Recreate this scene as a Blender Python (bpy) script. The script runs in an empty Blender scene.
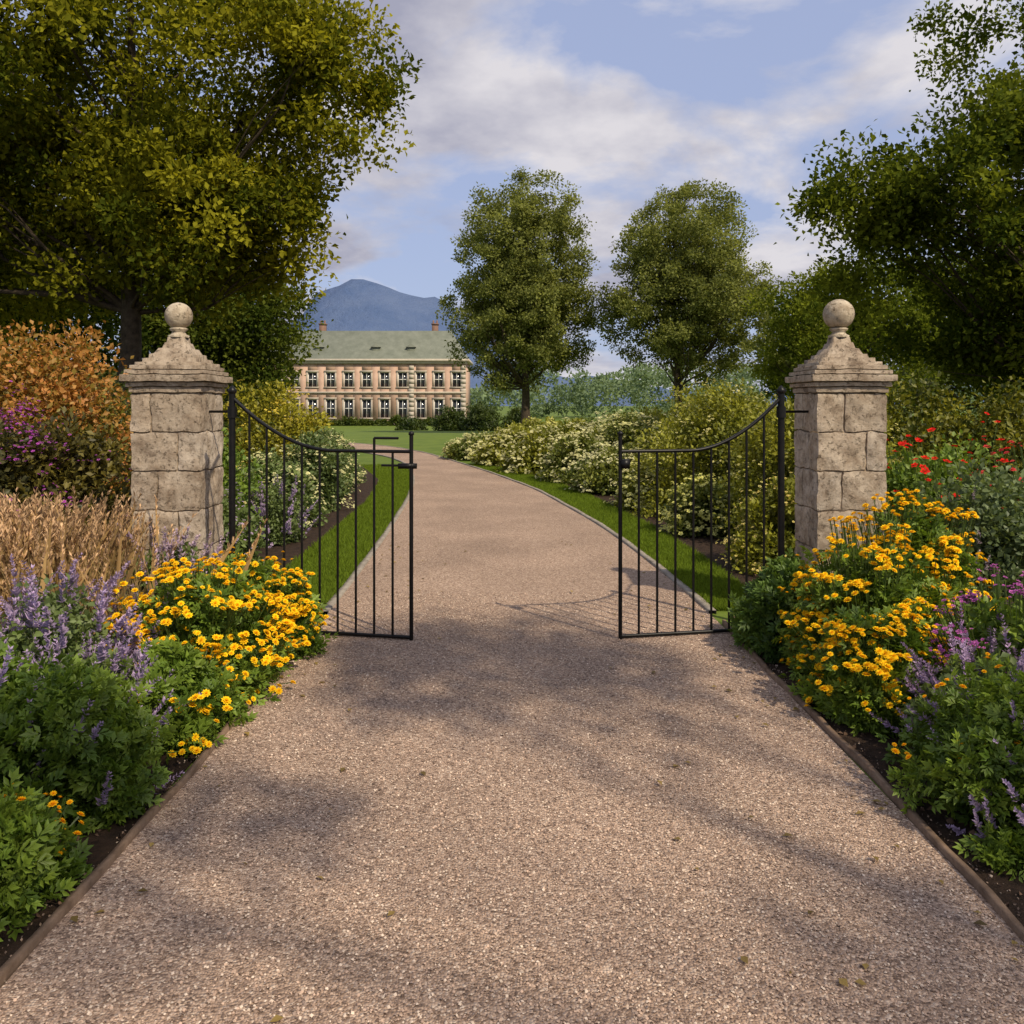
import bpy, math, numpy as np
from mathutils import noise as mnoise, Vector
rng=np.random.default_rng(7)
sc=bpy.context.scene
sc.view_settings.view_transform='Standard'; sc.view_settings.look='None'; sc.view_settings.exposure=0

# ---------------------------------------------------------------- mesh builder
class MB:
    def __init__(s): s.v=[];s.c=[];s.f=[];s.n=0
    def add(s,v,faces,col,mat=0):
        v=np.asarray(v,float).reshape(-1,3); k=len(v)
        col=np.asarray(col,float)
        if col.ndim==1: col=np.tile(col,(k,1))
        s.v.append(v); s.c.append(col)
        for fa in faces:
            fa=np.asarray(fa,np.int64); s.f.append((fa+s.n,mat))
        s.n+=k
    def inst(s,proto,pos,R,scale,col,mat=0):
        pv,pf,pc=proto; N=len(pos); k=len(pv)
        if N==0: return
        scale=np.broadcast_to(np.asarray(scale,float),(N,)) if np.ndim(scale)<2 else scale
        if scale.ndim==1: q=pv[None]*scale[:,None,None]
        else: q=pv[None]*scale[:,None,:]
        v=np.einsum('nij,nkj->nki',R,q)+pos[:,None,:]
        col=np.asarray(col,float)
        if col.ndim==1: col=np.tile(col,(N,1))
        c=col[:,None,:]*pc[None]
        off=(np.arange(N)*k)[:,None,None]
        fs=[(fa[None]+off).reshape(-1,fa.shape[1]) for fa in pf]
        s.add(v.reshape(-1,3),fs,c.reshape(-1,3),mat)
    def build(s,name,mats,smooth=False,parent=None):
        v=np.concatenate(s.v); c=np.concatenate(s.c)
        me=bpy.data.meshes.new(name)
        li=[];ls=[];tot=[];mi=[];st=0
        for fa,m in s.f:
            k=fa.shape[1]; n=len(fa)
            li.append(fa.ravel()); ls.append(st+np.arange(n)*k); st+=n*k
            tot.append(np.full(n,k)); mi.append(np.full(n,m))
        li=np.concatenate(li).astype(np.int32); ls=np.concatenate(ls).astype(np.int32); mi=np.concatenate(mi).astype(np.int32)
        me.vertices.add(len(v)); me.vertices.foreach_set('co',v.astype(np.float32).ravel())
        me.loops.add(len(li)); me.loops.foreach_set('vertex_index',li)
        me.polygons.add(len(ls)); me.polygons.foreach_set('loop_start',ls)
        me.polygons.foreach_set('material_index',mi)
        me.update(calc_edges=True)
        a=me.attributes.new('Col','FLOAT_COLOR','POINT')
        cc=np.ones((len(v),4),np.float32); cc[:,:3]=np.clip(c,0,1); a.data.foreach_set('color',cc.ravel())
        for m in mats: me.materials.append(m)
        if smooth: me.polygons.foreach_set('use_smooth',np.ones(len(ls),bool))
        me.validate()
        ob=bpy.data.objects.new(name,me); sc.collection.objects.link(ob)
        if parent: ob.parent=parent
        return ob
def empty(name,loc=(0,0,0)):
    e=bpy.data.objects.new(name,None); sc.collection.objects.link(e); e.empty_display_size=.2; return e
def nrm(a): return a/(np.linalg.norm(a,axis=-1,keepdims=True)+1e-9)
def rdir(n): return nrm(rng.normal(size=(n,3)))
def frames(d,hint=None):
    d=nrm(d)
    if hint is None: hint=rdir(len(d))
    x=nrm(np.cross(d,hint)); z=np.cross(x,d)
    return np.stack([x,d,z],axis=2)

# ---------------------------------------------------------------- protos
def P(v,f,c=None):
    v=np.array(v,float); f=[np.array(a,np.int64) for a in f]
    c=np.ones((len(v),3)) if c is None else np.array(c,float)
    return (v,f,c)
leaf4=P([(0,0,0),(-.32,.5,.1),(0,1,-.08),(.32,.5,.1)],[[(0,2,1),(0,3,2)]])
leaf6=P([(0,0,0),(-.26,.3,.08),(-.22,.65,.07),(0,1,-.12),(.22,.65,.07),(.26,.3,.08),(0,.5,0)],[[(0,6,1),(1,6,2),(2,6,3),(3,6,4),(4,6,5),(5,6,0)]],[(.8,.8,.8),(1,1,1),(1,1,1),(1.1,1.1,1.1),(1,1,1),(1,1,1),(.85,.85,.85)])
def make_fern():
    V=[];F=[];C=[]
    def lf(p,a,l,wd):
        d=np.array([math.sin(a),math.cos(a),0]);t=np.array([math.cos(a),-math.sin(a),0]);b=len(V);p=np.array(p)
        V.extend([p,p+d*l*.5-t*wd+np.array([0,0,.04]),p+d*l+np.array([0,0,-.07]),p+d*l*.5+t*wd+np.array([0,0,.04])]);F.append((b,b+2,b+1));F.append((b,b+3,b+2))
        C.extend([(.75,.75,.75),(1,1,1),(1.1,1.1,1.05),(1,1,1)])
    lf((0,.3,0),0,.7,.14)
    for s in (-1,1): lf((0,.22,0),s*.95,.5,.10); lf((0,.48,0),s*.75,.42,.09)
    return P(V,[F],C)
fern=make_fern()
blade=P([(-.03,0,0),(.03,0,0),(-.025,.4,.05),(.025,.4,.05),(-.015,.75,.18),(.015,.75,.18),(0,1,.36)],[[(0,1,3,2),(2,3,5,4)],[(4,5,6)]])
def make_flower(rings,pw,cc=(.6,.35,.1)):
    V=[];F=[];C=[]
    for (n,tilt,l,ph) in rings:
        for i in range(n):
            a=2*math.pi*(i/n)+ph; ct,st=math.cos(tilt),math.sin(tilt)
            r=np.array([math.cos(a),0,math.sin(a)]); t=np.array([-math.sin(a),0,math.cos(a)]); u=np.array([0,1,0])
            dd=r*ct+u*st
            b=len(V)
            V+= [dd*.08, dd*.6*l+t*pw*l, dd*l+u*-.06, dd*.6*l-t*pw*l]
            C+= [cc,(1,1,1),(1.05,1.05,1.05),(1,1,1)]
            F.append((b,b+1,b+2,b+3))
    return P(V,[F],C)
marigold=make_flower([(9,.15,1,0),(8,.55,.85,.3),(6,.95,.7,.1),(4,1.3,.6,.5)],.3,(.9,.72,.5))
small_fl=make_flower([(5,.3,1,0),(3,1.0,.7,.4)],.38,(.8,.8,.7))
def make_spike(nw,seed):
    r=np.random.default_rng(seed);V=[];F=[];C=[]
    V+=[(-.008,-.6,0),(.008,-.6,0),(0,1,0)]; T=[(0,1,2)]; C+=[(.5,.7,.3)]*3
    for w in range(nw):
        y=.02+.96*w/nw; rad=.10*(1-.6*y)*(0.6+.7*r.random())
        for k in range(6):
            a=r.random()*6.28; d=np.array([math.cos(a),.5+r.random()*.6,math.sin(a)]); t=np.array([-math.sin(a),0,math.cos(a)])
            b=len(V); p=np.array([0,y+r.normal()*.012,0]); s=.7+.6*r.random()
            V+=[p,p+d*rad*.6+t*rad*.35*s,p+d*rad*1.2*s,p+d*rad*.6-t*rad*.35*s]; g=.7+.6*r.random()
            C+=[(.5*g,.5*g,.5*g)]+[(g,g,g)]*3; F.append((b,b+1,b+2,b+3))
    V=[(p[0]+.10*max(0,p[1])**2*math.cos(seed*2.3),p[1],p[2]+.14*max(0,p[1])**2) for p in V]
    return P(V,[T,F],C)
spikes=[make_spike(13,i) for i in range(3)]
plumes=[]
for i in range(3):
    r=np.random.default_rng(50+i);V=[(-.004,0,0),(.004,0,0),(.02,.6,.05),(.05,1,.14)];F=[];C=[(.8,.8,.6)]*4;T=[(0,1,2),(1,3,2)]
    for w in range(30):
        y=.70+.32*r.random(); p=np.array([.02+.075*(y-.6),y,.05+.22*(y-.6)]);a=r.random()*6.28;d=np.array([math.cos(a)*.6,1,math.sin(a)*.6]);t=np.array([-math.sin(a),0,math.cos(a)])
        b=len(V);L=.035;V+=[p,p+d*L*.5+t*.006,p+d*L,p+d*L*.5-t*.006];g=.7+.6*r.random();C+=[(g,g,g)]*4;F.append((b,b+1,b+2,b+3))
    plumes.append(P(V,[T,F],C))

# ---------------------------------------------------------------- materials
def newmat(name):
    m=bpy.data.materials.new(name); m.use_nodes=True; nt=m.node_tree; b=nt.nodes['Principled BSDF']; return m,nt,b
def foliage_mat(name,trans=.32,rough=.5,spec=.35,simple=False,tint=(1.5,1.45,.75)):
    m,nt,b=newmat(name); N=nt.nodes; L=nt.links
    a=N.new('ShaderNodeAttribute'); a.attribute_name='Col'
    if simple: N.remove(b); b=N.new('ShaderNodeBsdfDiffuse'); L.new(a.outputs['Color'],b.inputs['Color'])
    else:
        L.new(a.outputs['Color'],b.inputs['Base Color']); b.inputs['Roughness'].default_value=rough
        b.inputs['Specular IOR Level'].default_value=spec
    t=N.new('ShaderNodeBsdfTranslucent'); mx=N.new('ShaderNodeMixShader'); mx.inputs[0].default_value=trans
    g=N.new('ShaderNodeMixRGB'); g.blend_type='MULTIPLY'; g.inputs[0].default_value=1; g.inputs[2].default_value=(*tint,1)
    L.new(a.outputs['Color'],g.inputs[1]); L.new(g.outputs[0],t.inputs['Color'])
    L.new(b.outputs[0],mx.inputs[1]); L.new(t.outputs[0],mx.inputs[2]); L.new(mx.outputs[0],N['Material Output'].inputs[0])
    return m
M_leaf=foliage_mat('leaves'); M_petal=foliage_mat('petals',.2,.7,.1,tint=(1,1,1)); M_tree=foliage_mat('tree_leaves',.38,simple=True)
def noise_mat(name,c1,c2,scale,rough=.85,bump=.3,bdist=.02,detail=6,use_attr=False):
    m,nt,b=newmat(name);N=nt.nodes;L=nt.links
    tc=N.new('ShaderNodeTexCoord'); n=N.new('ShaderNodeTexNoise'); n.inputs['Scale'].default_value=scale; n.inputs['Detail'].default_value=detail; n.inputs['Roughness'].default_value=.65
    L.new(tc.outputs['Object'],n.inputs['Vector'])
    r=N.new('ShaderNodeValToRGB'); r.color_ramp.elements[0].position=.32; r.color_ramp.elements[1].position=.68
    r.color_ramp.elements[0].color=(*c1,1); r.color_ramp.elements[1].color=(*c2,1)
    L.new(n.outputs['Fac'],r.inputs[0]); out=r.outputs[0]
    if use_attr:
        a=N.new('ShaderNodeAttribute'); a.attribute_name='Col'; g=N.new('ShaderNodeMixRGB'); g.blend_type='MULTIPLY'; g.inputs[0].default_value=1
        L.new(out,g.inputs[1]); L.new(a.outputs['Color'],g.inputs[2]); out=g.outputs[0]
    L.new(out,b.inputs['Base Color']); b.inputs['Roughness'].default_value=rough; b.inputs['Specular IOR Level'].default_value=.25
    if bump:
        n2=N.new('ShaderNodeTexNoise'); n2.inputs['Scale'].default_value=scale*3; n2.inputs['Detail'].default_value=8; n2.inputs['Roughness'].default_value=.7
        L.new(tc.outputs['Object'],n2.inputs['Vector'])
        bp=N.new('ShaderNodeBump'); bp.inputs['Strength'].default_value=bump; bp.inputs['Distance'].default_value=bdist
        L.new(n2.outputs['Fac'],bp.inputs['Height']); L.new(bp.outputs[0],b.inputs['Normal'])
    return m
M_bark=noise_mat('bark',(.035,.026,.018),(.10,.075,.05),9,bump=.8,bdist=.05)
M_soil=noise_mat('soil',(.022,.013,.008),(.075,.045,.028),14,bump=1,bdist=.04)
M_grass=noise_mat('lawn_grass',(.075,.125,.012),(.145,.195,.025),1.3,bump=.5,bdist=.04,detail=12)
M_wood=noise_mat('timber_edging',(.12,.078,.05),(.25,.17,.115),12,bump=.6,bdist=.01)
M_kerb=noise_mat('stone_edging',(.2,.17,.14),(.36,.32,.26),10,bump=.5,bdist=.01)
def stone_mat():
    m,nt,b=newmat('weathered_stone');N=nt.nodes;L=nt.links
    tc=N.new('ShaderNodeTexCoord')
    def no(s,d=8,r=.65):
        n=N.new('ShaderNodeTexNoise');n.inputs['Scale'].default_value=s;n.inputs['Detail'].default_value=d;n.inputs['Roughness'].default_value=r;L.new(tc.outputs['Object'],n.inputs['Vector']);return n
    def ramp(src,p0,c0,p1,c1):
        r=N.new('ShaderNodeValToRGB');e=r.color_ramp.elements;e[0].position=p0;e[0].color=(*c0,1);e[1].position=p1;e[1].color=(*c1,1);L.new(src,r.inputs[0]);return r
    base=ramp(no(8,10,.72).outputs['Fac'],.34,(.31,.24,.175),.64,(.61,.525,.42))
    dark=ramp(no(4.5,12,.8).outputs['Fac'],.52,(0,0,0),.62,(.85,.85,.85))
    mx=N.new('ShaderNodeMixRGB'); L.new(dark.outputs[0],mx.inputs[0]); L.new(base.outputs[0],mx.inputs[1]); mx.inputs[2].default_value=(.19,.145,.105,1)
    pit=ramp(no(30,8,.75).outputs['Fac'],.34,(.42,.38,.33),.44,(1,1,1))
    g=N.new('ShaderNodeMixRGB'); g.blend_type='MULTIPLY'; g.inputs[0].default_value=.75; L.new(mx.outputs[0],g.inputs[1]); L.new(pit.outputs[0],g.inputs[2])
    a=N.new('ShaderNodeAttribute'); a.attribute_name='Col'
    g2=N.new('ShaderNodeMixRGB'); g2.blend_type='MULTIPLY'; g2.inputs[0].default_value=1; L.new(g.outputs[0],g2.inputs[1]); L.new(a.outputs['Color'],g2.inputs[2])
    L.new(g2.outputs[0],b.inputs['Base Color']); b.inputs['Roughness'].default_value=.9; b.inputs['Specular IOR Level'].default_value=.2
    add=N.new('ShaderNodeMath'); add.operation='ADD'; L.new(no(24,9,.75).outputs['Fac'],add.inputs[0]); L.new(pit.outputs[0],add.inputs[1])
    bp=N.new('ShaderNodeBump'); bp.inputs['Strength'].default_value=.85; bp.inputs['Distance'].default_value=.016; L.new(add.outputs[0],bp.inputs['Height']); L.new(bp.outputs[0],b.inputs['Normal'])
    return m
M_stone=stone_mat()
def gravel_mat():
    m,nt,b=newmat('gravel_surface');N=nt.nodes;L=nt.links
    tc=N.new('ShaderNodeTexCoord')
    v1=N.new('ShaderNodeTexVoronoi');v1.inputs['Scale'].default_value=115;L.new(tc.outputs['Object'],v1.inputs['Vector'])
    sep=N.new('ShaderNodeSeparateColor'); L.new(v1.outputs['Color'],sep.inputs[0])
    r=N.new('ShaderNodeValToRGB'); e=r.color_ramp.elements
    e[0].position=0;e[0].color=(.155,.103,.074,1);e[1].position=1;e[1].color=(.66,.52,.40,1)
    x=e.new(.35);x.color=(.35,.245,.178,1); x=e.new(.8);x.color=(.475,.345,.255,1)
    L.new(sep.outputs[0],r.inputs[0])
    n=N.new('ShaderNodeTexNoise');n.inputs['Scale'].default_value=.9;n.inputs['Detail'].default_value=6;L.new(tc.outputs['Object'],n.inputs['Vector'])
    rr=N.new('ShaderNodeValToRGB');rr.color_ramp.elements[0].position=.3;rr.color_ramp.elements[0].color=(.80,.79,.78,1);rr.color_ramp.elements[1].position=.7;rr.color_ramp.elements[1].color=(1.12,1.11,1.1,1);L.new(n.outputs['Fac'],rr.inputs[0])
    g=N.new('ShaderNodeMixRGB');g.blend_type='MULTIPLY';g.inputs[0].default_value=1;L.new(r.outputs[0],g.inputs[1]);L.new(rr.outputs[0],g.inputs[2])
    L.new(g.outputs[0],b.inputs['Base Color']);b.inputs['Roughness'].default_value=.8;b.inputs['Specular IOR Level'].default_value=.25
    inv=N.new('ShaderNodeMath');inv.operation='SUBTRACT';inv.inputs[0].default_value=1;L.new(v1.outputs['Distance'],inv.inputs[1])
    bp=N.new('ShaderNodeBump');bp.inputs['Strength'].default_value=.85;bp.inputs['Distance'].default_value=.009;L.new(inv.outputs[0],bp.inputs['Height']);L.new(bp.outputs[0],b.inputs['Normal'])
    return m
M_gravel=gravel_mat()
def plain(name,col,rough=.6,metal=0,attr=False):
    m,nt,b=newmat(name); b.inputs['Base Color'].default_value=(*col,1); b.inputs['Roughness'].default_value=rough; b.inputs['Metallic'].default_value=metal
    if attr:
        a=nt.nodes.new('ShaderNodeAttribute'); a.attribute_name='Col'; nt.links.new(a.outputs['Color'],b.inputs['Base Color'])
    return m
M_pebble=plain('pebbles',(.3,.2,.15),.8,attr=True)
M_iron=noise_mat('black_iron',(.004,.004,.004),(.010,.009,.009),20,rough=.4,bump=.1,bdist=.002)

# ---------------------------------------------------------------- terrain
def tz(y):
    return np.interp(y,[-60,42,90,200,5000],[0,0,-1,-1,-1])
def sheet(mb,left,right,ys,dz,mat=0,col=(1,1,1)):
    l=np.interp(ys,[p[0] for p in left],[p[1] for p in left]); r=np.interp(ys,[p[0] for p in right],[p[1] for p in right])
    n=6; V=[]
    for i,y in enumerate(ys):
        for k in range(n): V.append((l[i]+(r[i]-l[i])*k/(n-1),y,tz(y)+dz))
    F=[(i*n+k,i*n+k+1,(i+1)*n+k+1,(i+1)*n+k) for i in range(len(ys)-1) for k in range(n-1)]
    mb.add(V,[F],col,mat)
mb=MB(); ys=np.array([-60,0,20,42,90,200,600,5000]); sheet(mb,[(-60,-4000),(5000,-4000)],[(-60,4000),(5000,4000)],ys,0); mb.build('ground',[M_grass])
Ledge=[(-6,-1.38),(7,-1.4),(10,-1.5),(14.3,-1.72),(18.1,-2.05),(22.7,-2.75),(26,-3.7),(29,-5.2),(32,-8),(35,-14)]
Redge=[(-6,1.52),(6.5,1.52),(9.07,1.36),(11.3,1.15),(16,.45),(20.3,-.6),(24.7,-1.85),(28.3,-2.9),(32,-4.4),(35,-6.2),(38,-11)]
def resample(pts,n):
    p=np.array([(x,y) for y,x in pts]); d=np.r_[0,np.cumsum(np.linalg.norm(np.diff(p,axis=0),axis=1))]; t=np.linspace(0,d[-1],n)
    q=np.stack([np.interp(t,d,p[:,0]),np.interp(t,d,p[:,1])],1)
    for _ in range(6): q[1:-1]=(q[:-2]+2*q[1:-1]+q[2:])/4
    return q
Lq=resample(Ledge,120);Rq=resample(Redge,120)
mb=MB();V=[];n=8
for i in range(120):
    for k in range(n):
        p=Lq[i]+(Rq[i]-Lq[i])*k/(n-1); V.append((p[0],p[1],.012))
mb.add(V,[[(i*n+k,i*n+k+1,(i+1)*n+k+1,(i+1)*n+k) for i in range(119) for k in range(n-1)]],(1,1,1),0)
octa=P([(1,0,0),(0,1,0),(-1,0,0),(0,-1,0),(0,0,.7),(0,0,-.7)],[[(0,1,4),(1,2,4),(2,3,4),(3,0,4)]])
NP=75000
yy=1.7+5.5*rng.random(NP)**1.35; xx=-1.36+2.86*rng.random(NP)
R=frames(rdir(NP)*np.array([1,1,.25]),np.tile([0,0,1.],(NP,1))+.5*rdir(NP))
pal=np.array([(.19,.13,.098),(.37,.255,.185),(.47,.34,.25),(.66,.53,.41),(.32,.235,.185),(.53,.375,.275)])
col=pal[rng.integers(0,6,NP)]*(.8+.4*rng.random((NP,1)))
mb.inst(octa,np.stack([xx,yy,np.full(NP,.014)],1),R,(.0025+.004*rng.random(NP)**1.5),col,1)
NP=1800
s=rng.random(NP)<.5; xx=np.where(s,-1.40-.10*rng.random(NP)**3,1.54+.10*rng.random(NP)**3)
mb.inst(octa,np.stack([xx,1.7+4.5*rng.random(NP),np.full(NP,.010)],1),frames(rdir(NP)),(.002+.004*rng.random(NP)),pal[rng.integers(0,6,NP)]*.7,1)
mb.build('gravel_driveway',[M_gravel,M_pebble])
mb=MB(); N=170; y=1.9+8*rng.random(N); s=rng.random(N)<.5; x=np.where(s,-1.36+1.0*rng.random(N)**2.5,1.48-1.0*rng.random(N)**2.5)
mb.inst(leaf4,np.stack([x,y,np.full(N,.022)],1),frames(rdir(N)*np.array([1,1,.1]),np.tile([0,0,1.],(N,1))+.3*rdir(N)),.022+.025*rng.random(N),np.array([.28,.20,.06])*(.4+.9*rng.random((N,1))),0)
mb.build('fallen_leaves',[M_leaf])
def bed(name,ypts_l,ypts_r,y0,y1):
    m=MB(); sheet(m,ypts_l,ypts_r,np.linspace(y0,y1,30),.006)
    l=lambda y:np.interp(y,[p[0] for p in ypts_l],[p[1] for p in ypts_l]); r=lambda y:np.interp(y,[p[0] for p in ypts_r],[p[1] for p in ypts_r])
    N=12000; y=y0+(min(y1,8)-y0)*rng.random(N); x=l(y)+(r(y)-l(y))*rng.random(N)
    c=np.array([.085,.050,.031])*(.4+1.8*rng.random((N,1)))
    m.inst(octa,np.stack([x,y,np.full(N,.008)],1),frames(rdir(N)),.006+.016*rng.random(N)**2,c,1)
    m.build(name,[M_soil,M_pebble])
bed('flower_bed',[(-6,-9),(26,-9)],[(-6,-1.41),(6.3,-1.43),(6.6,-2.15),(14,-2.4),(18,-2.8),(22.5,-4.0),(26,-6)],-6,26)
bed('flower_bed',[(-6,1.55),(6.3,1.55),(7,2.05),(9,2.0),(11.3,1.85),(16,1.25),(20.3,.2),(25,-1.0),(31,-2.5)],[(-6,9),(31,9)],-6,31)
def strip(mb,path,w,h,z0=0,col=(1,1,1),mat=0):
    p=np.array(path,float); t=np.gradient(p,axis=0); t=t/np.linalg.norm(t,axis=1,keepdims=True); nn=np.stack([-t[:,1],t[:,0]],1)
    V=[]
    for i in range(len(p)):
        a=p[i]-nn[i]*w/2;b=p[i]+nn[i]*w/2;j=.004*math.sin(i*1.7)
        V+=[(a[0],a[1],z0),(a[0],a[1],h+j),(b[0],b[1],h+j),(b[0],b[1],z0)]
    F=[]
    for i in range(len(p)-1):
        for k in range(3): F.append((i*4+k,i*4+k+1,i*4+4+k+1,i*4+4+k))
    mb.add(V,[F],col,mat)
for sgn,x0 in ((-1,-1.395),(1,1.535)):
    m=MB(); ysn=np.linspace(-2,6.2,60); strip(m,[(x0+.012*math.sin(y*2.1)+.005*math.sin(y*7.3),y) for y in ysn],.024,.036); m.build('timber_edging',[M_wood])
for q,s in ((Lq,-1),(Rq,1)):
    m=MB(); sel=q[(q[:,1]>6.25)]; strip(m,sel+np.array([s*.03,0]),.06,.03); m.build('stone_edging',[M_kerb])

# ---------------------------------------------------------------- tubes/trees
def tube(mb,path,rad,sides=7,col=(1,1,1),mat=0,jit=0):
    p=np.array(path,float); t=nrm(np.gradient(p,axis=0)); ref=np.array([0,0,1.]) if abs(t[0][2])<.9 else np.array([1.,0,0])
    x=nrm(np.cross(t,ref)); y=np.cross(t,x); a=np.linspace(0,2*np.pi,sides,endpoint=False)
    V=p[:,None,:]+(x[:,None,:]*np.cos(a)[None,:,None]+y[:,None,:]*np.sin(a)[None,:,None])*np.asarray(rad,float)[:,None,None]*(1+jit*rng.normal(size=(len(p),sides,1)))
    n=len(p);F=[(i*sides+k,i*sides+(k+1)%sides,(i+1)*sides+(k+1)%sides,(i+1)*sides+k) for i in range(n-1) for k in range(sides)]
    mb.add(V.reshape(-1,3),[F],col,mat)
def clumps(mb,cent,crad,n,size,pal,flat=.75,tone=None,proto=leaf4,mat=0,zmin=None,up=.25,droop=0,jit=.35):
    K=len(cent)
    crad=np.broadcast_to(crad,(K,)); tone=rng.random(K) if tone is None else tone
    idx=np.repeat(np.arange(K),n); N=len(idx)
    d=rdir(N); r=rng.random(N)**.45*(1+.25*rng.normal(size=N)*(rng.random(N)<.3))
    pos=cent[idx]+d*(r*crad[idx])[:,None]*np.array([1,1,flat])
    if zmin is not None:
        bad=pos[:,2]<zmin; pos[bad,2]=zmin+rng.random(bad.sum())*.05
    ax=nrm(d*.8+rdir(N)*.9+np.array([0,0,up-droop])); R=frames(ax,nrm(d*.6+rdir(N)*.7+np.array([0,0,.6])))
    p0,p1=np.array(pal[0]),np.array(pal[1])
    t=np.clip(tone[idx]+rng.normal(size=N)*jit*.6,0,1)[:,None]
    col=(p0+(p1-p0)*t)*(.75+.5*rng.random((N,1)))
    mb.inst(proto,pos,R,size*(.7+.6*rng.random(N)),col,mat)
def ell_centers(n,c,r,bias=.4,lump=.14,zlow=-1):
    d=rdir(n*2); d=d[d[:,2]>zlow][:n]
    ph=rng.random(3)*6; lm=1+lump*(np.sin(d[:,0]*4+ph[0])+np.sin(d[:,1]*5+ph[1])+np.sin(d[:,2]*5+ph[2]))
    rr=rng.random(len(d))**bias
    return np.array(c)+d*rr[:,None]*np.array(r)*lm[:,None]
def tree(name,base,trunk_top,tr,ells,crad,nleaf,size,pal,nbr=40,lean=(0,0),lowbr=.22):
    mb=MB(); base=np.array(base,float)
    H=trunk_top-base[2]; k=12; tt=np.linspace(0,1,k)
    wob=np.cumsum(rng.normal(size=(k,2))*.02*H*.3,axis=0); wob-=wob[0]
    path=np.stack([base[0]+wob[:,0]+lean[0]*tt,base[1]+wob[:,1]+lean[1]*tt,base[2]-.1+tt*H],1)
    rad=tr*(1-.8*tt)+tr*.5*np.exp(-tt*18); tube(mb,path,rad,10,mat=1,jit=.03)
    cent=np.concatenate([ell_centers(n,c,r,b,l) for (n,c,r,b,l) in ells])
    ids=rng.choice(len(cent),min(nbr,len(cent)),replace=False)
    for i in ids:
        e=cent[i]; hd=math.hypot(e[0]-base[0],e[1]-base[1]); za=np.clip(e[2]-.75*hd-.1*H,base[2]+lowbr*H,base[2]+.93*H); t=(za-base[2])/H
        s=np.array([np.interp(t,tt,path[:,j]) for j in range(3)]); r0=tr*(1-.8*t)*.4*min(1,.35+hd/6)
        mid=(s+e)/2+np.array([0,0,-.08*hd])+rng.normal(size=3)*.06*hd; mid2=s*.25+e*.75+np.array([0,0,.03*hd])+rng.normal(size=3)*.05*hd
        tube(mb,[s,s*.7+mid*.3+rng.normal(size=3)*.02*hd,mid,mid2,e],[r0,r0*.8,r0*.55,r0*.32,r0*.12],6,mat=1)
        for q in range(2):
            e2=e+rdir(1)[0]*np.max(crad)*.8; tube(mb,[mid,(mid+e2)/2+rng.normal(size=3)*.03*hd,e2],[r0*.35,r0*.22,r0*.07],4,mat=1)
    K=len(cent); clumps(mb,cent,crad*(.6+.8*rng.random(K)),nleaf,size,pal)
    return mb.build(name,[M_tree,M_bark])
OL=((.07,.09,.010),(.29,.275,.022)); MID=((.13,.15,.042),(.26,.28,.08)); DK=((.035,.06,.010),(.12,.15,.022)); RG=((.045,.07,.010),(.18,.21,.024))
tree('oak_tree',(-7.3,16,0),9.5,.24,[(330,(-8.5,16,9.3),(5.3,4.6,4.6),.45,.06),(120,(-5.7,15.6,5.2),(2.3,2.3,1.9),.5,.05),(120,(-10.8,16.5,5.2),(3.4,3,2.5),.5,.06),(44,(-3.7,15.6,7.7),(1.4,1.5,1.9),.5,.08)],.60,280,.12,OL,nbr=50,lowbr=.36)
tree('oak_tree',(12.2,15.5,0),9,.22,[(190,(10.4,15.5,5.0),(4.2,4,2.8),.45,.05),(180,(12.0,15.5,9),(4.3,4,4),.45,.06),(34,(7.2,15.2,5.2),(1.7,1.5,.9),.5,.06),(80,(10.5,16.5,2.9),(2.7,2.5,1.2),.5,.08)],.58,270,.115,RG,nbr=50)
tree('maple_tree',(1.0,60,-.4),15,.32,[(360,(.8,60,7.6),(5.6,5,4.9),.42,.03),(340,(.7,60,11.9),(4.8,4.6,6.0),.42,.03)],.70,150,.2,MID,nbr=60)
tree('maple_tree',(11.3,57,-.35),14,.28,[(430,(11.9,57,8.0),(6.0,5.4,5.0),.42,.03),(240,(11.8,57,11.6),(4.6,4.4,4.9),.45,.04)],.70,140,.19,MID,nbr=70)
tree('oak_tree',(13.5,35,0),6,.22,[(210,(13.8,35,4.5),(3.5,3.5,3.4),.45,.06)],.65,160,.16,RG,nbr=25)
tree('oak_tree',(17.5,48,0),8,.22,[(170,(16.8,48,4.6),(3.0,3.5,3.6),.45,.08)],.7,130,.19,MID,nbr=20)
tree('oak_tree',(24,42,0),8,.25,[(260,(23.0,42,5.0),(6,4,5.0),.45,.08)],.95,130,.2,RG,nbr=20)
tree('oak_tree',(-9.6,29,0),6,.25,[(230,(-9.9,29,3.9),(2.7,3,3.1),.45,.06)],.65,170,.155,((.045,.07,.012),(.13,.155,.024)),nbr=20)
tree('oak_tree',(-16,26,0),8,.3,[(300,(-15.6,26,5.0),(5.4,3.5,4.6),.45,.06)],.95,150,.18,DK,nbr=20)
# tree overhanging the near drive, just outside the view
tree('oak_tree',(6.8,-3.4,0),8,.22,[(17,(4.2,-.4,7.6),(2.0,.5,1.0),.5,.15),(9,(2.8,-2.6,7.6),(1.6,.6,.9),.5,.1),(22,(7.0,-3.4,8),(2.6,2.5,2.2),.5,.15)],.55,130,.12,OL,nbr=14)
mb=MB(); c=[]
for i in range(750):
    x=-120+300*rng.random(); y=150+45*rng.random(); top=6.5+2.0*math.sin(x*.07)+1.2*math.sin(x*.23+1)+(3 if x>45 else 0); c.append((x,y,-1+top*rng.random()**.6*1.1))
clumps(mb,np.array(c),2.3,100,.75,((.15,.21,.13),(.23,.30,.17))); mb.build('distant_trees',[M_tree])  # pale distance haze pre-mixed into these leaf colours

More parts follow.
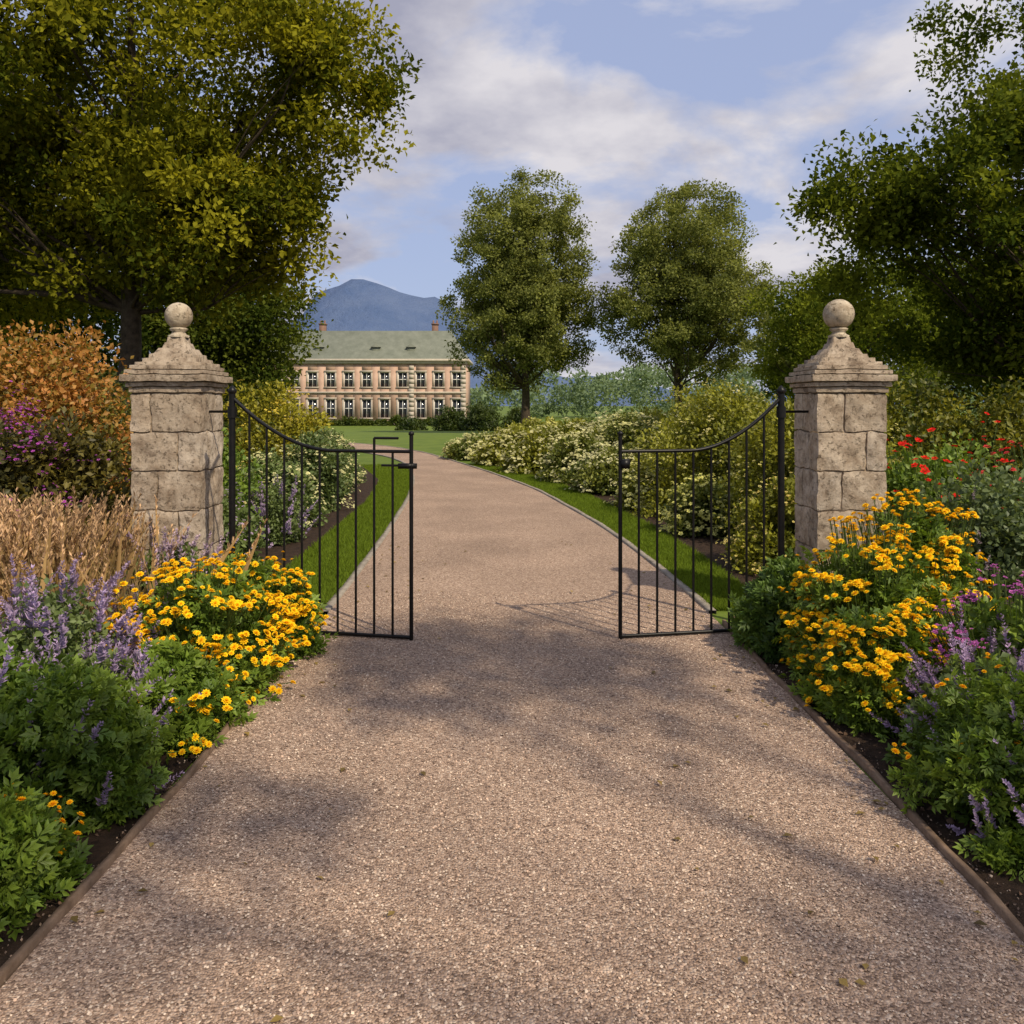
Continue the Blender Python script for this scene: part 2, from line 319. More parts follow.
# ---------------------------------------------------------------- hill
m=MB(); X=np.linspace(-2600,2600,150); Y=np.linspace(2000,3600,40)
px=[-2600,-1600,-1100,-700,-620,-575,-520,-470,-420,-380,-330,-260,-200,-120,0,200,600,2600]
pz=[60,90,130,215,270,335,345,368,382,380,360,335,318,250,150,80,40,40]
V=[]
for y in Y:
    b=max(0,1-abs(y-2500)/ (500 if y<2500 else 1100))
    for x in X:
        h=np.interp(x*2500/2500,px,pz)*(b**.8)+ 34*b*(mnoise.fractal(Vector((x*.005,y*.005,2)),1,2,6))
        V.append((x,y,h-6))
n=len(X); m.add(V,[[(j*n+i,j*n+i+1,(j+1)*n+i+1,(j+1)*n+i) for j in range(len(Y)-1) for i in range(n-1)]],(1,1,1))
m.build('hill',[noise_mat('hill_haze_blue',(.075,.125,.25),(.12,.17,.29),.008,rough=1,bump=.6,bdist=40,detail=10)],smooth=True)  # aerial haze baked into the hill's blue base colour

# ---------------------------------------------------------------- boxes
def box(mb,x0,x1,y0,y1,z0,z1,col=(1,1,1),mat=0):
    V=[(x0,y0,z0),(x1,y0,z0),(x1,y1,z0),(x0,y1,z0),(x0,y0,z1),(x1,y0,z1),(x1,y1,z1),(x0,y1,z1)]
    mb.add(V,[[(0,3,2,1),(4,5,6,7),(0,1,5,4),(1,2,6,5),(2,3,7,6),(3,0,4,7)]],col,mat)
def rough_block(mb,x0,x1,y0,y1,z0,z1,col,amp=.013,rnd=.012,res=.026):
    c=np.array([(x0+x1)/2,(y0+y1)/2,(z0+z1)/2]); h=np.array([x1-x0,y1-y0,z1-z0])/2
    for ax in range(3):
        for s in (-1,1):
            u,w=[a for a in range(3) if a!=ax]
            nu=max(2,int(2*h[u]/res)+1); nw=max(2,int(2*h[w]/res)+1)
            a=np.linspace(-1,1,nu);b=np.linspace(-1,1,nw); A,B=np.meshgrid(a,b,indexing='ij')
            v=np.zeros((nu*nw,3)); v[:,ax]=s*h[ax]; v[:,u]=A.ravel()*h[u]; v[:,w]=B.ravel()*h[w]
            rd=min(rnd,.45*h.min())
            inner=np.clip(v,-(h-rd),(h-rd)); d=v-inner; l=np.linalg.norm(d,axis=1,keepdims=True); v=inner+d/np.maximum(l,1e-6)*np.minimum(l,rd)
            w3=v+c
            nv=np.array([mnoise.noise_vector(Vector(p*8)) for p in w3])*amp+np.array([mnoise.noise_vector(Vector(p*30)) for p in w3])*amp*.5
            w3=w3+nv
            F=[(i*nw+j,(i+1)*nw+j,(i+1)*nw+j+1,i*nw+j+1) for i in range(nu-1) for j in range(nw-1)]
            mb.add(w3,[F],col)
def frust(mb,cx,cy,rings,col):
    k=14;V=[]
    for z,h in rings:
        for s in range(4):
            for i in range(k):
                t=-1+2*i/k; p=[(t,-1),(1,t),(-t,1),(-1,-t)][s]; q=Vector((cx+p[0]*h,cy+p[1]*h,z)); nn=mnoise.noise_vector(q*11)*.006
                V.append(tuple(q+nn))
    m=4*k;F=[(r*m+i,r*m+(i+1)%m,(r+1)*m+(i+1)%m,(r+1)*m+i) for r in range(len(rings)-1) for i in range(m)]
    mb.add(V,[F],col)
def revolve(mb,cx,cy,prof,col,sides=28):
    V=[(cx+r*math.cos(2*math.pi*i/sides),cy+r*math.sin(2*math.pi*i/sides),z) for z,r in prof for i in range(sides)]
    F=[(j*sides+i,j*sides+(i+1)%sides,(j+1)*sides+(i+1)%sides,(j+1)*sides+i) for j in range(len(prof)-1) for i in range(sides)]
    mb.add(V,[F],col)
def pillar(cx,cy,seed,hw=.258,R=.105):
    r=np.random.default_rng(seed); e=empty('stone_gate_pillar')
    m=MB(); box(m,cx-hw+.018,cx+hw-.018,cy-hw+.018,cy+hw-.018,0,1.7,(.68,.63,.57)); m.build('mortar_core',[M_stone],parent=e)
    m=MB(); z=0
    hs=[.25,.285,.29,.29,.285,.29]
    for ci,hh in enumerate(hs):
        g=.003; sx=cx+(-.07 if ci%2 else .09)+r.normal()*.02; sy=cy+(.06 if ci%2 else -.08)
        for (a,b) in ((cx-hw,sx),(sx,cx+hw)):
            for (c,d) in ((cy-hw,sy),(sy,cy+hw)):
                t=.80+.36*r.random(); rough_block(m,a+g,b-g,c+g,d-g,z+g,z+hh-g,(t,t*.97,t*.93))
        z+=hh
    m.build('stone_blocks',[M_stone],parent=e)
    zt=z
    m=MB()
    for (z0,z1,h) in ((zt+.002,zt+.042,hw+.008),(zt+.046,zt+.078,hw+.026),(zt+.083,zt+.133,hw+.054),(zt+.139,zt+.168,hw+.030),(zt+.174,zt+.204,hw+.004)):
        t=.74+.2*r.random(); rough_block(m,cx-h,cx+h,cy-h,cy+h,z0,z1,(t,t*.97,t*.93),.005,.008,.018)
    box(m,cx-hw+.01,cx+hw-.01,cy-hw+.01,cy+hw-.01,zt-.01,zt+.19,(.4,.38,.35))
    m.build('cornice',[M_stone],parent=e)
    m=MB(); z0=zt+.2
    frust(m,cx,cy,[(z0,.234),(z0+.028,.232),(z0+.031,.196),(z0+.060,.193),(z0+.063,.160),(z0+.092,.155),(z0+.095,.132),(z0+.135,.112),(z0+.139,.092),(z0+.18,.078),(z0+.184,.066),(z0+.225,.06),(z0+.226,0.001)],(.80,.77,.73)); m.build('pyramid_cap',[M_stone],parent=e)
    m=MB(); zb=z0+.222
    prof=[(zb,.074),(zb+.016,.078),(zb+.026,.056),(zb+.045,.046),(zb+.058,.064),(zb+.07,.068),(zb+.078,.05)]
    zc=zb+.072+R*.93
    prof+=[(zc-R*math.cos(t),max(.001,R*math.sin(t))) for t in np.linspace(.45,math.pi,18)]
    revolve(m,cx,cy,prof,(1.05,1.0,.94)); m.build('ball_finial',[M_stone],smooth=True,parent=e)
pillar(-2.54,6.48,1,R=.102); pillar(2.49,6.48,2,R=.115)

# ---------------------------------------------------------------- gates
def rod(mb,a,b,r,sides=8): tube(mb,[a,b],[r,r],sides)
def gate(hx,hy,fx,fy,nb,seed):
    e=empty('wrought_iron_gate'); a=np.array([hx,hy]);b=np.array([fx,fy])
    pt=lambda t,z:(a[0]+(b[0]-a[0])*t,a[1]+(b[1]-a[1])*t,z)
    def top(t): return 1.285+ .37*max(0,1-t/.58)**1.9
    m=MB(); T=np.linspace(0,1,40); tube(m,[pt(t,top(t)) for t in T],[.013]*40,6); m.build('top_rail',[M_iron],parent=e)
    m=MB(); rod(m,pt(0,.03),pt(1,.03),.013); m.build('bottom_rail',[M_iron],parent=e)
    m=MB(); rod(m,pt(0,.01),pt(0,1.68),.024); revolve(m,pt(0,0)[0],pt(0,0)[1],[(1.68,.024),(1.69,.032),(1.71,.03),(1.73,.012),(1.74,.001)],(1,1,1),12); m.build('hinge_stile',[M_iron],parent=e)
    m=MB(); rod(m,pt(1,.01),pt(1,1.40),.0135); revolve(m,pt(1,0)[0],pt(1,0)[1],[(1.395,.0135),(1.40,.02),(1.415,.018),(1.425,.001)],(1,1,1),10); m.build('free_stile',[M_iron],parent=e)
    m=MB()
    for i in range(1,nb): t=i/nb; rod(m,pt(t,.03),pt(t,top(t)),.0085,7)
    m.build('bars',[M_iron],parent=e)
    m=MB(); s=np.sign(hx); ix=-2.282 if hx<0 else 2.232
    for z in (.35,1.55):
        tube(m,[(hx,hy,z),(hx+s*.10,6.38,z),(ix+s*.02,6.42,z)],[.011,.011,.011],6)
        revolve(m,hx,hy,[(z-.04,.034),(z+.04,.034)],(1,1,1),10)
    m.build('hinge_brackets',[M_iron],parent=e)
    return e,pt
e,pt=gate(-1.975,6.0,-.68,5.74,10,0)
m=MB(); rod(m,pt(.8,1.375),pt(.93,1.375),.009); rod(m,pt(.8,1.28),pt(.8,1.375),.009); rod(m,pt(.84,1.19),pt(.96,1.19),.008)
p=pt(.97,1.19); box(m,p[0]-.05,p[0]+.075,p[1]-.02,p[1]+.02,1.17,1.205); m.build('latch',[M_iron],parent=e)
e,pt=gate(1.90,6.0,.735,5.77,9,0)
m=MB(); p=pt(.98,1.2); box(m,p[0]-.02,p[0]+.04,p[1]-.025,p[1]+.025,1.17,1.23); m.build('latch_keeper',[M_iron],parent=e)
# ---------------------------------------------------------------- mansion
def mansion():
    E=empty('country_mansion')
    M_wall=noise_mat('wall_stucco',(.43,.28,.205),(.55,.385,.29),1.2,bump=.2,use_attr=True)
    M_trim=noise_mat('stone_trim',(.42,.365,.295),(.54,.48,.39),3,bump=.1)
    M_roof=noise_mat('slate_roof',(.135,.15,.115),(.20,.215,.17),1.0,bump=.5,bdist=.1)
    M_glass=plain('window_glass',(.03,.035,.045),.12)
    M_frame=plain('window_paint',(.7,.7,.66),.5)
    M_brick=noise_mat('chimney_brick',(.17,.10,.075),(.25,.15,.11),4,bump=.3)
    z0=-1.05;D=110.; x0,x1=-34,-6.0; nb=12; bay=(x1-x0)/nb; ww=1.2
    rows=[(z0+1.0,z0+3.4),(z0+5.0,z0+6.9)]; zt=z0+8.3
    w=MB()
    xs=[x0+bay*(i+.5) for i in range(nb)]
    prev=x0
    for x in xs+[None]:
        nx=(x-ww/2) if x is not None else x1
        box(w,prev,nx,D,D+.5,z0,zt)
        if x is not None:
            zz=z0
            for (a,b) in rows: box(w,nx,nx+ww,D,D+.5,zz,a); zz=b
            box(w,nx,nx+ww,D,D+.5,zz,zt); prev=nx+ww
    box(w,x0,x0+.5,D+.5,D+12,z0,zt); box(w,x1-.5,x1,D+.5,D+12,z0,zt); box(w,x0+.5,x1-.5,D+11.5,D+12,z0,zt)
    w.build('walls',[M_wall],parent=E)
    g=MB();f=MB();t=MB()
    for x in xs:
        for (a,b) in rows:
            box(g,x-ww/2,x+ww/2,D+.22,D+.26,a,b)
            for (xa,xb,za,zb) in ((x-ww/2,x-ww/2+.1,a,b),(x+ww/2-.1,x+ww/2,a,b),(x-.035,x+.035,a,b),(x-ww/2+.1,x-.035,(a+b)/2-.05,(a+b)/2+.05),(x+.035,x+ww/2-.1,(a+b)/2-.05,(a+b)/2+.05),(x-ww/2+.1,x-.035,b-.1,b),(x+.035,x+ww/2-.1,b-.1,b)):
                box(f,xa,xb,D+.14,D+.2,za,zb)
            for s in (-1,1): box(t,x+s*(ww/2+.09)-.09,x+s*(ww/2+.09)+.09,D-.06,D-.001,a,b)
            box(t,x-ww/2-.25,x+ww/2+.25,D-.12,D-.001,a-.15,a-.002); box(t,x-ww/2-.22,x+ww/2+.22,D-.1,D-.001,b+.002,b+.22)
    for xx in (x0,x1-.6,x0+2*bay-.3,x0+9*bay-.3):
        for k in range(13): box(t,xx-(.06 if k%2 else 0),xx+.6+(.06 if k%2 else 0),D-.11,D-.003,z0+k*.6+.02,z0+k*.6+.57)
    box(t,x0-.1,x1+.1,D-.16,D-.002,z0+4.15,z0+4.38); box(t,x0-.1,x1+.1,D-.09,D-.002,z0,z0+.55)
    box(t,x0-.45,x1+.45,D-.5,D+12.4,zt,zt+.3); box(t,x0-.25,x1+.25,D-.3,D-.004,zt-.3,zt-.002)
    g.build('window_glass',[M_glass],parent=E);f.build('window_frames',[M_frame],parent=E);t.build('stone_dressings',[M_trim],parent=E)
    r=MB(); a=zt+.3; b=zt+4.3
    V=[(x0-.3,D-.35,a),(x1+.3,D-.35,a),(x1+.3,D+12.3,a),(x0-.3,D+12.3,a),(x0+2.2,D+4,b),(x1-2.2,D+4,b),(x1-2.2,D+8,b),(x0+2.2,D+8,b)]
    r.add(V,[[(0,1,5,4),(1,2,6,5),(2,3,7,6),(3,0,4,7),(4,5,6,7)]],(1,1,1)); r.build('roof',[M_roof],parent=E)
    c=MB()
    for x in (-25.6,-10.4,-31): box(c,x-.4,x+.4,D+4.6,D+5.6,b-1.2,b+.9); box(c,x-.48,x+.48,D+4.5,D+5.7,b+.9,b+1.05)
    for x in (-25.6,-10.4,-31):
        for s in (-.25,.25): revolve(c,x+s,D+5.1,[(b+1.05,.13),(b+1.5,.1),(b+1.51,.01)],(1,1,1),8)
    c.build('chimneys',[M_brick],parent=E)
    d=MB()
    for x in (-25.2,-17.8,-13.2):
        box(d,x-.5,x+.5,D+.9,D+3.0,a+.55,a+1.6); d.add([(x-.65,D+.7,a+1.6),(x+.65,D+.7,a+1.6),(x,D+.7,a+2.1),(x-.65,D+3.6,a+1.6),(x+.65,D+3.6,a+1.6),(x,D+3.6,a+2.1)],[[(0,1,2),(5,4,3)],[(0,2,5,3),(2,1,4,5)]],(1,1,1))
    d.build('dormers',[M_roof],parent=E)
mansion()

# ---------------------------------------------------------------- shrubs and flowers
def dome_pts(n,c,r,h,lo=.05,rad=(.85,1.0)):
    d=rdir(n); d[:,2]=np.abs(d[:,2]); d[:,2]=d[:,2]*(1-lo)+lo*rng.random(n); d=nrm(d)
    s=rad[0]+(rad[1]-rad[0])*rng.random((n,1))
    return np.array([c[0],c[1],tz(c[1])])+d*np.array([r[0],r[1],h])*s, d
def bush(mb,c,r,h,size,pal,nl,ncl=None,proto=leaf4):
    mr=(r[0]+r[1]+h)/3; ncl=ncl or 46
    cr=mr*.26
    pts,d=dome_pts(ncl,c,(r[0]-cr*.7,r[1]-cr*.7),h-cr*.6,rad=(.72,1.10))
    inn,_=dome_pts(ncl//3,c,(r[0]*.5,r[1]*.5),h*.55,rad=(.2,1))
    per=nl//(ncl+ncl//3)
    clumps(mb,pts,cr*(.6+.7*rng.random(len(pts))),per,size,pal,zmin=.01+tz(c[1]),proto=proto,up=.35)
    clumps(mb,inn,cr*1.4,per,size*1.15,(np.array(pal[0])*.7,np.array(pal[0])),zmin=.01+tz(c[1]),proto=proto)  # inner leaves coloured darker, shade of the core painted in
def heads(mb,c,r,h,n,size,col,proto,per=4,spread=.07,rad=(1.0,1.14),lo=.3,stems=True,var=.15,mat=1):
    pts,d=dome_pts(n,c,r,h,lo=lo,rad=rad)
    cnt=rng.integers(max(1,per//2),per+per//2+1,n)
    idx=np.repeat(np.arange(n),cnt); q=pts[idx]+rng.normal(size=(len(idx),3))*spread*np.array([1,1,.45])
    q[:,2]=np.maximum(q[:,2],tz(c[1])+.06)
    f=nrm(d[idx]*.5+np.array([0,-.15,.9])+rdir(len(idx))*.55)
    cc=np.array(col)*(1-var+2*var*rng.random((len(idx),1)))
    mb.inst(proto,q,frames(f),size*(.6+.6*rng.random(len(idx))),cc,mat)
    if stems:
        s=np.array([c[0],c[1],tz(c[1])])+ (q-np.array([c[0],c[1],0]))*np.array([.75,.75,.6]); dv=s-q; L=np.linalg.norm(dv,axis=1)
        st=P([(-.006,0,0),(.006,0,0),(0,1,0)],[[(0,1,2)]])
        mb.inst(st,q,frames(dv),np.stack([np.full(len(q),.6),L,np.ones(len(q))],1),(.07,.11,.025),0)
def spike_set(mb,c,r,h,n,L,col,rad=(.8,1.0),var=.25,lo=.25):
    pts,d=dome_pts(n,c,r,h,lo=lo,rad=rad)
    ax=nrm(d*np.array([.8,.8,.3])+np.array([0,0,.8])+rdir(n)*.35)
    cc=np.array(col)*(1-var+2*var*rng.random((n,1)))
    w=rng.integers(0,3,n); l=L*(.5+.8*rng.random(n))
    for k in range(3):
        s=w==k; mb.inst(spikes[k],pts[s],frames(ax[s]),np.stack([L*np.ones(s.sum())*.95,l[s],L*np.ones(s.sum())*.95],1),cc[s],1)
MM=[M_leaf,M_petal]
FG=((.09,.155,.018),(.21,.30,.04)); GB=((.09,.13,.04),(.19,.25,.08)); YG=((.13,.15,.015),(.31,.31,.035)); SAGE=((.09,.13,.05),(.17,.22,.09))
YEL=(.95,.62,.014); ORG=(.95,.52,.01); PUR=(.48,.36,.54); MAG=(.40,.08,.40); RED=(.70,.02,.012); CRM=(.70,.68,.36)
def yellow(c,r,h,nf,col=YEL,lo=.35,nl=6500,fs=.024,leaf=.085):
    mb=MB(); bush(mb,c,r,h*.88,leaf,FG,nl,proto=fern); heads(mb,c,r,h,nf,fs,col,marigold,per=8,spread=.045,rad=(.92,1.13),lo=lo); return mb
yellow((-1.80,4.85),(.54,.5),.66,130).build('yellow_marigold_plant',MM)
yellow((-1.68,5.5),(.42,.4),.62,75).build('yellow_marigold_plant',MM)
yellow((-1.66,4.15),(.30,.38),.42,8,nl=4500).build('yellow_marigold_plant',MM)
yellow((-1.72,2.68),(.27,.32),.38,14,col=ORG,nl=4500,fs=.016,leaf=.07).build('yellow_marigold_plant',MM)
def nepeta(c,r,h,n,L=.25,col=PUR,pal=GB,nl=6500,leaf=.042):
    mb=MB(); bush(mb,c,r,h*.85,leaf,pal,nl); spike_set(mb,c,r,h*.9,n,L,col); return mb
nepeta((-2.35,4.4),(.45,.5),.76,120,.24).build('catmint_plant',MM)
nepeta((-1.95,3.85),(.34,.35),.55,80,.22).build('catmint_plant',MM)
nepeta((-2.85,4.5),(.45,.5),.72,80,.24).build('catmint_plant',MM)
nepeta((-2.30,5.75),(.4,.35),.76,110,.24,(.53,.40,.50)).build('catmint_plant',MM)
mb=MB(); bush(mb,(-1.84,3.3),(.43,.46),.54,.07,FG,8500,60,proto=fern); spike_set(mb,(-1.82,3.35),(.4,.4),.46,20,.2,PUR); mb.build('leafy_perennial_plant',MM)
mb=MB(); bush(mb,(-2.25,3.4),(.42,.42),.64,.04,FG,11000,60); spike_set(mb,(-2.2,3.4),(.4,.4),.58,55,.22,PUR); mb.build('leafy_perennial_plant',MM)
mb=MB(); N=1300; c=np.stack([-3.3+.50*rng.normal(size=N)*.7,5.45+.35*rng.normal(size=N),np.zeros(N)],1)
ax=nrm(np.array([0,0,1.])+rdir(N)*.38); w=rng.integers(0,3,N); col=np.array([.58,.38,.21])*(.5+.7*rng.random((N,1)))
for k in range(3):
    s=w==k; mb.inst(plumes[k],c[s],frames(ax[s]),.62+.38*rng.random(s.sum()),col[s],1)
N=5000; c=np.stack([-3.3+.42*rng.normal(size=N),5.45+.36*rng.normal(size=N),np.zeros(N)],1)
mb.inst(blade,c,frames(nrm(np.array([0,0,1.])+rdir(N)*.5)),np.stack([.12+0*c[:,0],.45+.4*rng.random(N),.5+0*c[:,0]],1),np.array([.34,.26,.11])*(.5+.8*rng.random((N,1))),0)
mb.build('ornamental_grass',MM)
mb=MB(); bush(mb,(-4.55,8.2),(1.2,1.0),2.5,.055,((.15,.15,.02),(.52,.23,.06)),32000,110); mb.build('copper_smoke_bush',MM)
mb=MB(); bush(mb,(-3.75,7.2),(.75,.7),1.5,.06,((.06,.055,.015),(.19,.16,.03)),14000,60); heads(mb,(-3.9,7.1),(.8,.7),1.5,45,.016,(.38,.10,.38),small_fl,per=9,stems=False,rad=(.9,1.05)); mb.build('dark_leaved_shrub',MM)
mb=MB(); bush(mb,(-4.4,7.0),(.8,.6),1.65,.06,((.05,.055,.02),(.13,.12,.035)),14000,60); heads(mb,(-4.35,7.0),(.84,.64),1.72,150,.016,MAG,small_fl,per=16,spread=.06,lo=.05,stems=False,rad=(.9,1.06),var=.4); mb.build('purple_buddleia_bush',MM)
yellow((2.1,4.95),(.45,.42),.88,105,lo=.3).build('yellow_marigold_plant',MM)
yellow((1.90,4.38),(.34,.36),.55,55).build('yellow_marigold_plant',MM)
yellow((2.55,5.35),(.44,.4),1.0,90).build('yellow_marigold_plant',MM)
mb=MB(); bush(mb,(1.80,5.55),(.34,.40),.50,.085,((.05,.10,.018),(.13,.21,.035)),6500,proto=fern); mb.build('leafy_perennial_plant',MM)
mb=MB(); bush(mb,(2.45,4.1),(.4,.45),.66,.045,FG,8000,proto=leaf6); heads(mb,(2.45,4.1),(.4,.45),.76,75,.014,(.5,.13,.42),small_fl,per=14,spread=.03); spike_set(mb,(2.3,3.95),(.4,.45),.62,50,.17,(.46,.3,.5)); mb.build('purple_phlox_plant',MM)
mb=MB(); bush(mb,(1.93,3.3),(.36,.50),.50,.068,FG,8500,60,proto=fern); heads(mb,(1.92,3.4),(.36,.42),.54,16,.016,ORG,marigold,per=4,spread=.04); spike_set(mb,(2.0,3.2),(.36,.42),.46,40,.15,PUR); mb.build('leafy_perennial_plant',MM)
nepeta((2.15,3.8),(.36,.36),.56,70,.2,(.46,.33,.5)).build('catmint_plant',MM)
mb=MB(); bush(mb,(3.3,5.9),(.6,.5),1.15,.05,SAGE,14000,60); spike_set(mb,(3.3,5.9),(.6,.5),1.05,50,.16,(.5,.4,.45)); mb.build('leafy_perennial_plant',MM)
mb=MB(); bush(mb,(3.75,7.4),(1.0,.6),1.22,.055,FG,16000,70); heads(mb,(3.75,7.25),(1.0,.65),1.36,80,.036,RED,small_fl,per=2,spread=.07); mb.build('red_dahlia_plant',MM)
mb=MB(); bush(mb,(4.6,7.0),(.8,.6),1.12,.055,GB,13000,70); heads(mb,(4.5,7.0),(.8,.6),1.27,55,.032,(.65,.05,.06),small_fl,per=2); mb.build('red_dahlia_plant',MM)
mb=MB()
for i in range(9): bush(mb,(4.6+1.1*i,11.6+.5*math.sin(i*2)),(1.1,1.0),2.05+.25*math.sin(i*1.7),.075,((.05,.07,.01),(.25,.24,.025)),10000,45)
mb.build('laurel_hedge',MM)
mb=MB()
for i in range(9): bush(mb,(-6.2-1.5*i,17.5+1.2*math.sin(i*2)),(1.5,1.2),2.2+.6*math.sin(i*1.3),.11,DK,7000,45)
mb.build('laurel_hedge',MM)
mb=MB()
for i in range(7): bush(mb,(-5.4-1.1*i,11.5+.7*math.sin(i*2)),(1.1,1.0),1.7+.5*math.sin(i*1.3+1),.08,((.04,.06,.012),(.14,.14,.025)),7000,45)
mb.build('laurel_hedge',MM)
def bloom(name,c,r,h,pal,fc,nf,fs,nl=9000,size=.06,per=6,lo=.1):
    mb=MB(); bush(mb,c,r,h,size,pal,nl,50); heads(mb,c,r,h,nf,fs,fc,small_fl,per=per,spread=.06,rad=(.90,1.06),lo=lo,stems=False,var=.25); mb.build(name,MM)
bloom('yellow_flowering_shrub',(2.68,8.3),(.6,.6),.9,YG,(.72,.6,.2),80,.020)
bloom('laurel_shrub',(3.45,9.6),(1.1,.9),1.75,YG,(.6,.55,.2),60,.020,nl=18000,size=.058)
bloom('laurel_shrub',(3.2,12.2),(1.3,1.1),1.9,YG,(.65,.6,.25),80,.022,nl=20000,size=.062)
bloom('laurel_shrub',(3.6,14.8),(1.6,1.2),2.05,YG,(.65,.6,.25),80,.024,nl=18000,size=.068)
for (x,y,h,r) in ((2.4,10.6,.75,.5),(2.3,13.2,.85,.7),(1.9,15.6,.9,.8),(1.45,17.8,.95,.85),(.75,20.2,.95,1.0),(-.05,22.6,.9,1.0),(-.9,25.2,.85,1.1),(3.3,17.2,1.4,1.0),(2.8,20,1.35,1.1),(1.8,23.3,1.25,1.2),(.8,26.5,1.15,1.3),(4.8,20.5,1.75,1.3),(4.4,24.5,1.45,1.5),(3.4,28.5,1.25,1.7),(6.8,25,1.8,1.7),(7.3,31,1.5,2.2)):
    pal=((.09,.12,.02),(.23,.25,.05)) if rng.random()<.55 else YG
    bloom('white_hydrangea_shrub',(x,y),(r,r),h*(.88+.24*rng.random()),pal,np.array(CRM)*np.array([1,1,rng.uniform(.6,1.2)]),int((80+60*rng.random())*r+35),.022+.0008*y,nl=int(7500+2800*r),size=.046+.0020*y,per=8)
bloom('purple_flowering_shrub',(-2.95,8.1),(.55,.6),.85,GB,(.5,.38,.55),70,.018)
bloom('laurel_shrub',(-3.6,9.6),(.9,.8),1.35,FG,(.55,.5,.2),30,.022)
bloom('yellow_flowering_shrub',(-4.6,15.6),(1.4,1.0),2.05,((.16,.16,.015),(.38,.35,.03)),(.75,.6,.1),90,.028,nl=15000,size=.075)
for (x,y,h,r) in ((-3.15,11.2,1.0,.65),(-3.05,13.0,1.1,.6),(-3.35,15.0,1.1,.65),(-3.75,17.5,1.0,.7),(-4.7,20,1.0,.9),(-6.5,22,1.1,1.2)):
    bloom('white_hydrangea_shrub',(x,y),(r,r),h,GB,CRM,int(100*r+30),.026,nl=10000,size=.065,per=8)
nepeta((-2.75,9.9),(.35,.4),.75,70,.25,PUR).build('catmint_plant',MM)
for (x,y,r,h) in ((-5.6,76,1.7,2.2),(-2.6,74,1.9,2.6),(-9.5,80,1.5,1.3),(0.6,77,1.6,2.0)):
    mb=MB(); bush(mb,(x,y),(r,r),h,.2,((.03,.055,.01),(.08,.11,.02)),5000,60); mb.build('clipped_yew_shrub',MM)
mb=MB()
for i in range(14): bush(mb,(-33+2.1*i,106.5),(1.5,.9),.9+.3*math.sin(i*2.3),.3,DK,1200,24)
mb.build('foundation_hedge',MM)

# lawn blades along the strips
mb=MB(); N=80000; y=6.6+16*rng.random(N)**1.5
xl=np.interp(y,Lq[:,1][:90],Lq[:,0][:90]); bl=np.interp(y,[6.6,14,18,22.5],[-2.15,-2.4,-2.8,-4.0])
xr=np.interp(y,Rq[:,1][:90],Rq[:,0][:90]); br=np.interp(y,[6.6,9,11.3,16,20.3,25],[2.05,2.0,1.85,1.25,.2,-1.0])
left=rng.random(N)<.5; u=rng.random(N); x=np.where(left,bl+(xl-.06-bl)*u,xr+.06+(br-xr-.06)*u)
mb.inst(blade,np.stack([x,y,np.zeros(N)],1),frames(nrm(np.array([0,0,1.])+rdir(N)*.6)),np.stack([.11+0*y,.035+.03*rng.random(N),.05+0*y],1),np.array([.14,.20,.022])*(.6+.8*rng.random((N,1))),0)
mb.build('grass',[M_tree])

# ---------------------------------------------------------------- light, sky, camera
sd=nrm(np.array([.62,-.75,0])); el=math.radians(46); sv=np.array([sd[0]*math.cos(el),sd[1]*math.cos(el),math.sin(el)])
sun=bpy.data.lights.new('sun','SUN'); sun.energy=4.4; sun.angle=math.radians(.9); sun.color=(1,.86,.66)
so=bpy.data.objects.new('sun',sun); sc.collection.objects.link(so); so.rotation_euler=Vector(sv).to_track_quat('Z','Y').to_euler()
w=bpy.data.worlds.new('World'); sc.world=w; w.use_nodes=True; nt=w.node_tree;N=nt.nodes;L=nt.links
bg=N['Background']; bg.inputs['Strength'].default_value=.125
sky=N.new('ShaderNodeTexSky'); sky.sky_type='NISHITA'; sky.sun_disc=False; sky.sun_elevation=el; sky.sun_rotation=math.atan2(sv[0],sv[1]); sky.air_density=1.0; sky.dust_density=1.5
tc=N.new('ShaderNodeTexCoord'); sep=N.new('ShaderNodeSeparateXYZ'); L.new(tc.outputs['Generated'],sep.inputs[0])
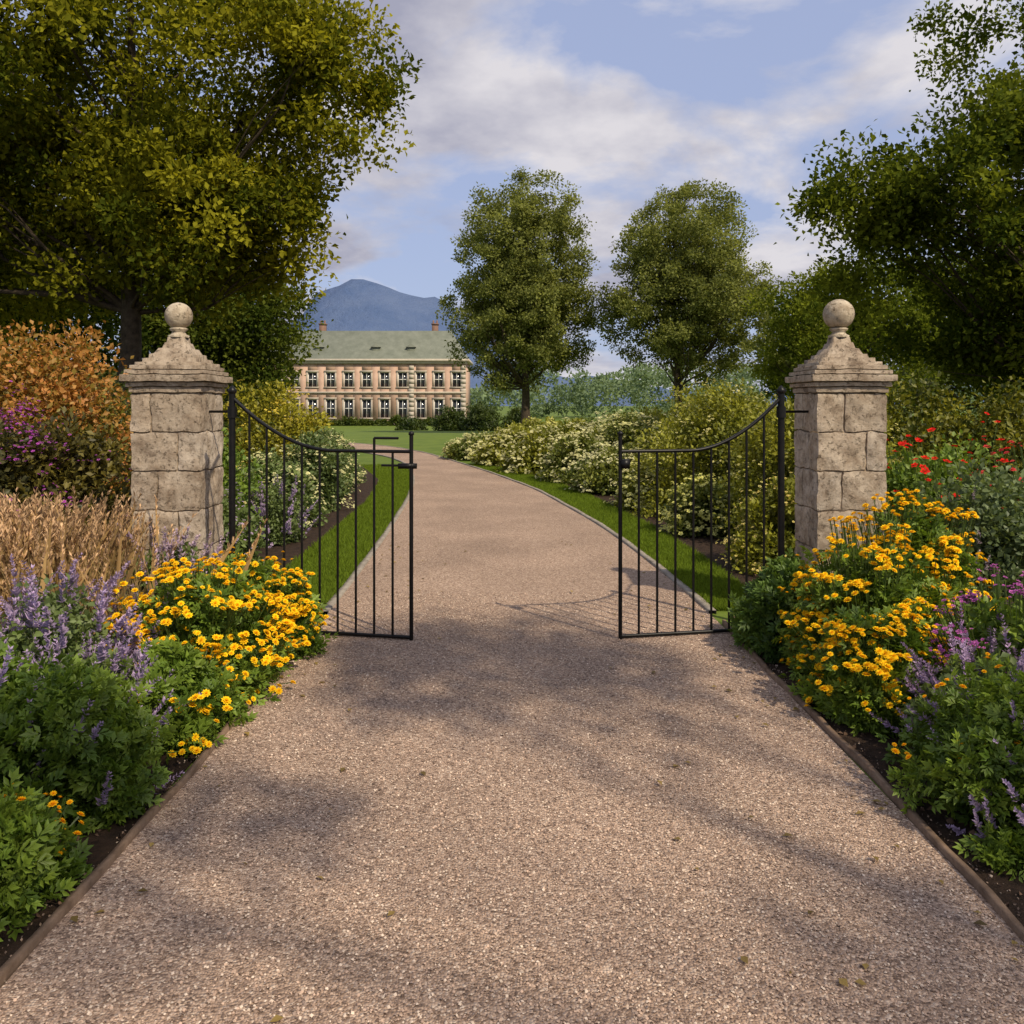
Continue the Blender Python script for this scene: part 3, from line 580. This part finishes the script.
def mth(op,a,b):
    n=N.new('ShaderNodeMath'); n.operation=op
    for i,v in enumerate((a,b)):
        if isinstance(v,(int,float)): n.inputs[i].default_value=v
        else: L.new(v,n.inputs[i])
    return n.outputs[0]
zc=mth('ADD',mth('MAXIMUM',sep.outputs[2],0),.25); u=mth('DIVIDE',sep.outputs[0],zc); v=mth('DIVIDE',sep.outputs[1],zc)
cb=N.new('ShaderNodeCombineXYZ'); L.new(u,cb.inputs[0]); L.new(v,cb.inputs[1]); cb.inputs[2].default_value=5.1
n1=N.new('ShaderNodeTexNoise'); n1.inputs['Scale'].default_value=2.2; n1.inputs['Detail'].default_value=10; n1.inputs['Roughness'].default_value=.56; n1.inputs['Distortion'].default_value=.2; L.new(cb.outputs[0],n1.inputs['Vector'])
cov=N.new('ShaderNodeValToRGB'); cov.color_ramp.elements[0].position=.42; cov.color_ramp.elements[1].position=.56; L.new(n1.outputs['Fac'],cov.inputs[0])
n2=N.new('ShaderNodeTexNoise'); n2.inputs['Scale'].default_value=2.6; n2.inputs['Detail'].default_value=9; n2.inputs['Roughness'].default_value=.54; L.new(cb.outputs[0],n2.inputs['Vector'])
cc=N.new('ShaderNodeValToRGB'); e=cc.color_ramp.elements; e[0].position=.38; e[0].color=(3.0,3.05,3.9,1); e[1].position=.62; e[1].color=(5.9,5.7,6.0,1); L.new(n2.outputs['Fac'],cc.inputs[0])
blue=N.new('ShaderNodeMixRGB'); blue.inputs[0].default_value=.75; L.new(sky.outputs[0],blue.inputs[1]); blue.inputs[2].default_value=(3.4,3.95,5.9,1)
mx=N.new('ShaderNodeMixRGB'); L.new(cov.outputs[0],mx.inputs[0]); L.new(blue.outputs[0],mx.inputs[1]); L.new(cc.outputs[0],mx.inputs[2]); L.new(mx.outputs[0],bg.inputs['Color'])
cam=bpy.data.cameras.new('camera'); co=bpy.data.objects.new('camera',cam); sc.collection.objects.link(co); co.location=(0,0,1.6); co.rotation_euler=(math.pi/2,0,0)
cam.lens=850/1024*36; cam.sensor_width=36; cam.shift_y=-107/1024; cam.clip_end=12000; cam.clip_start=.05; sc.camera=co
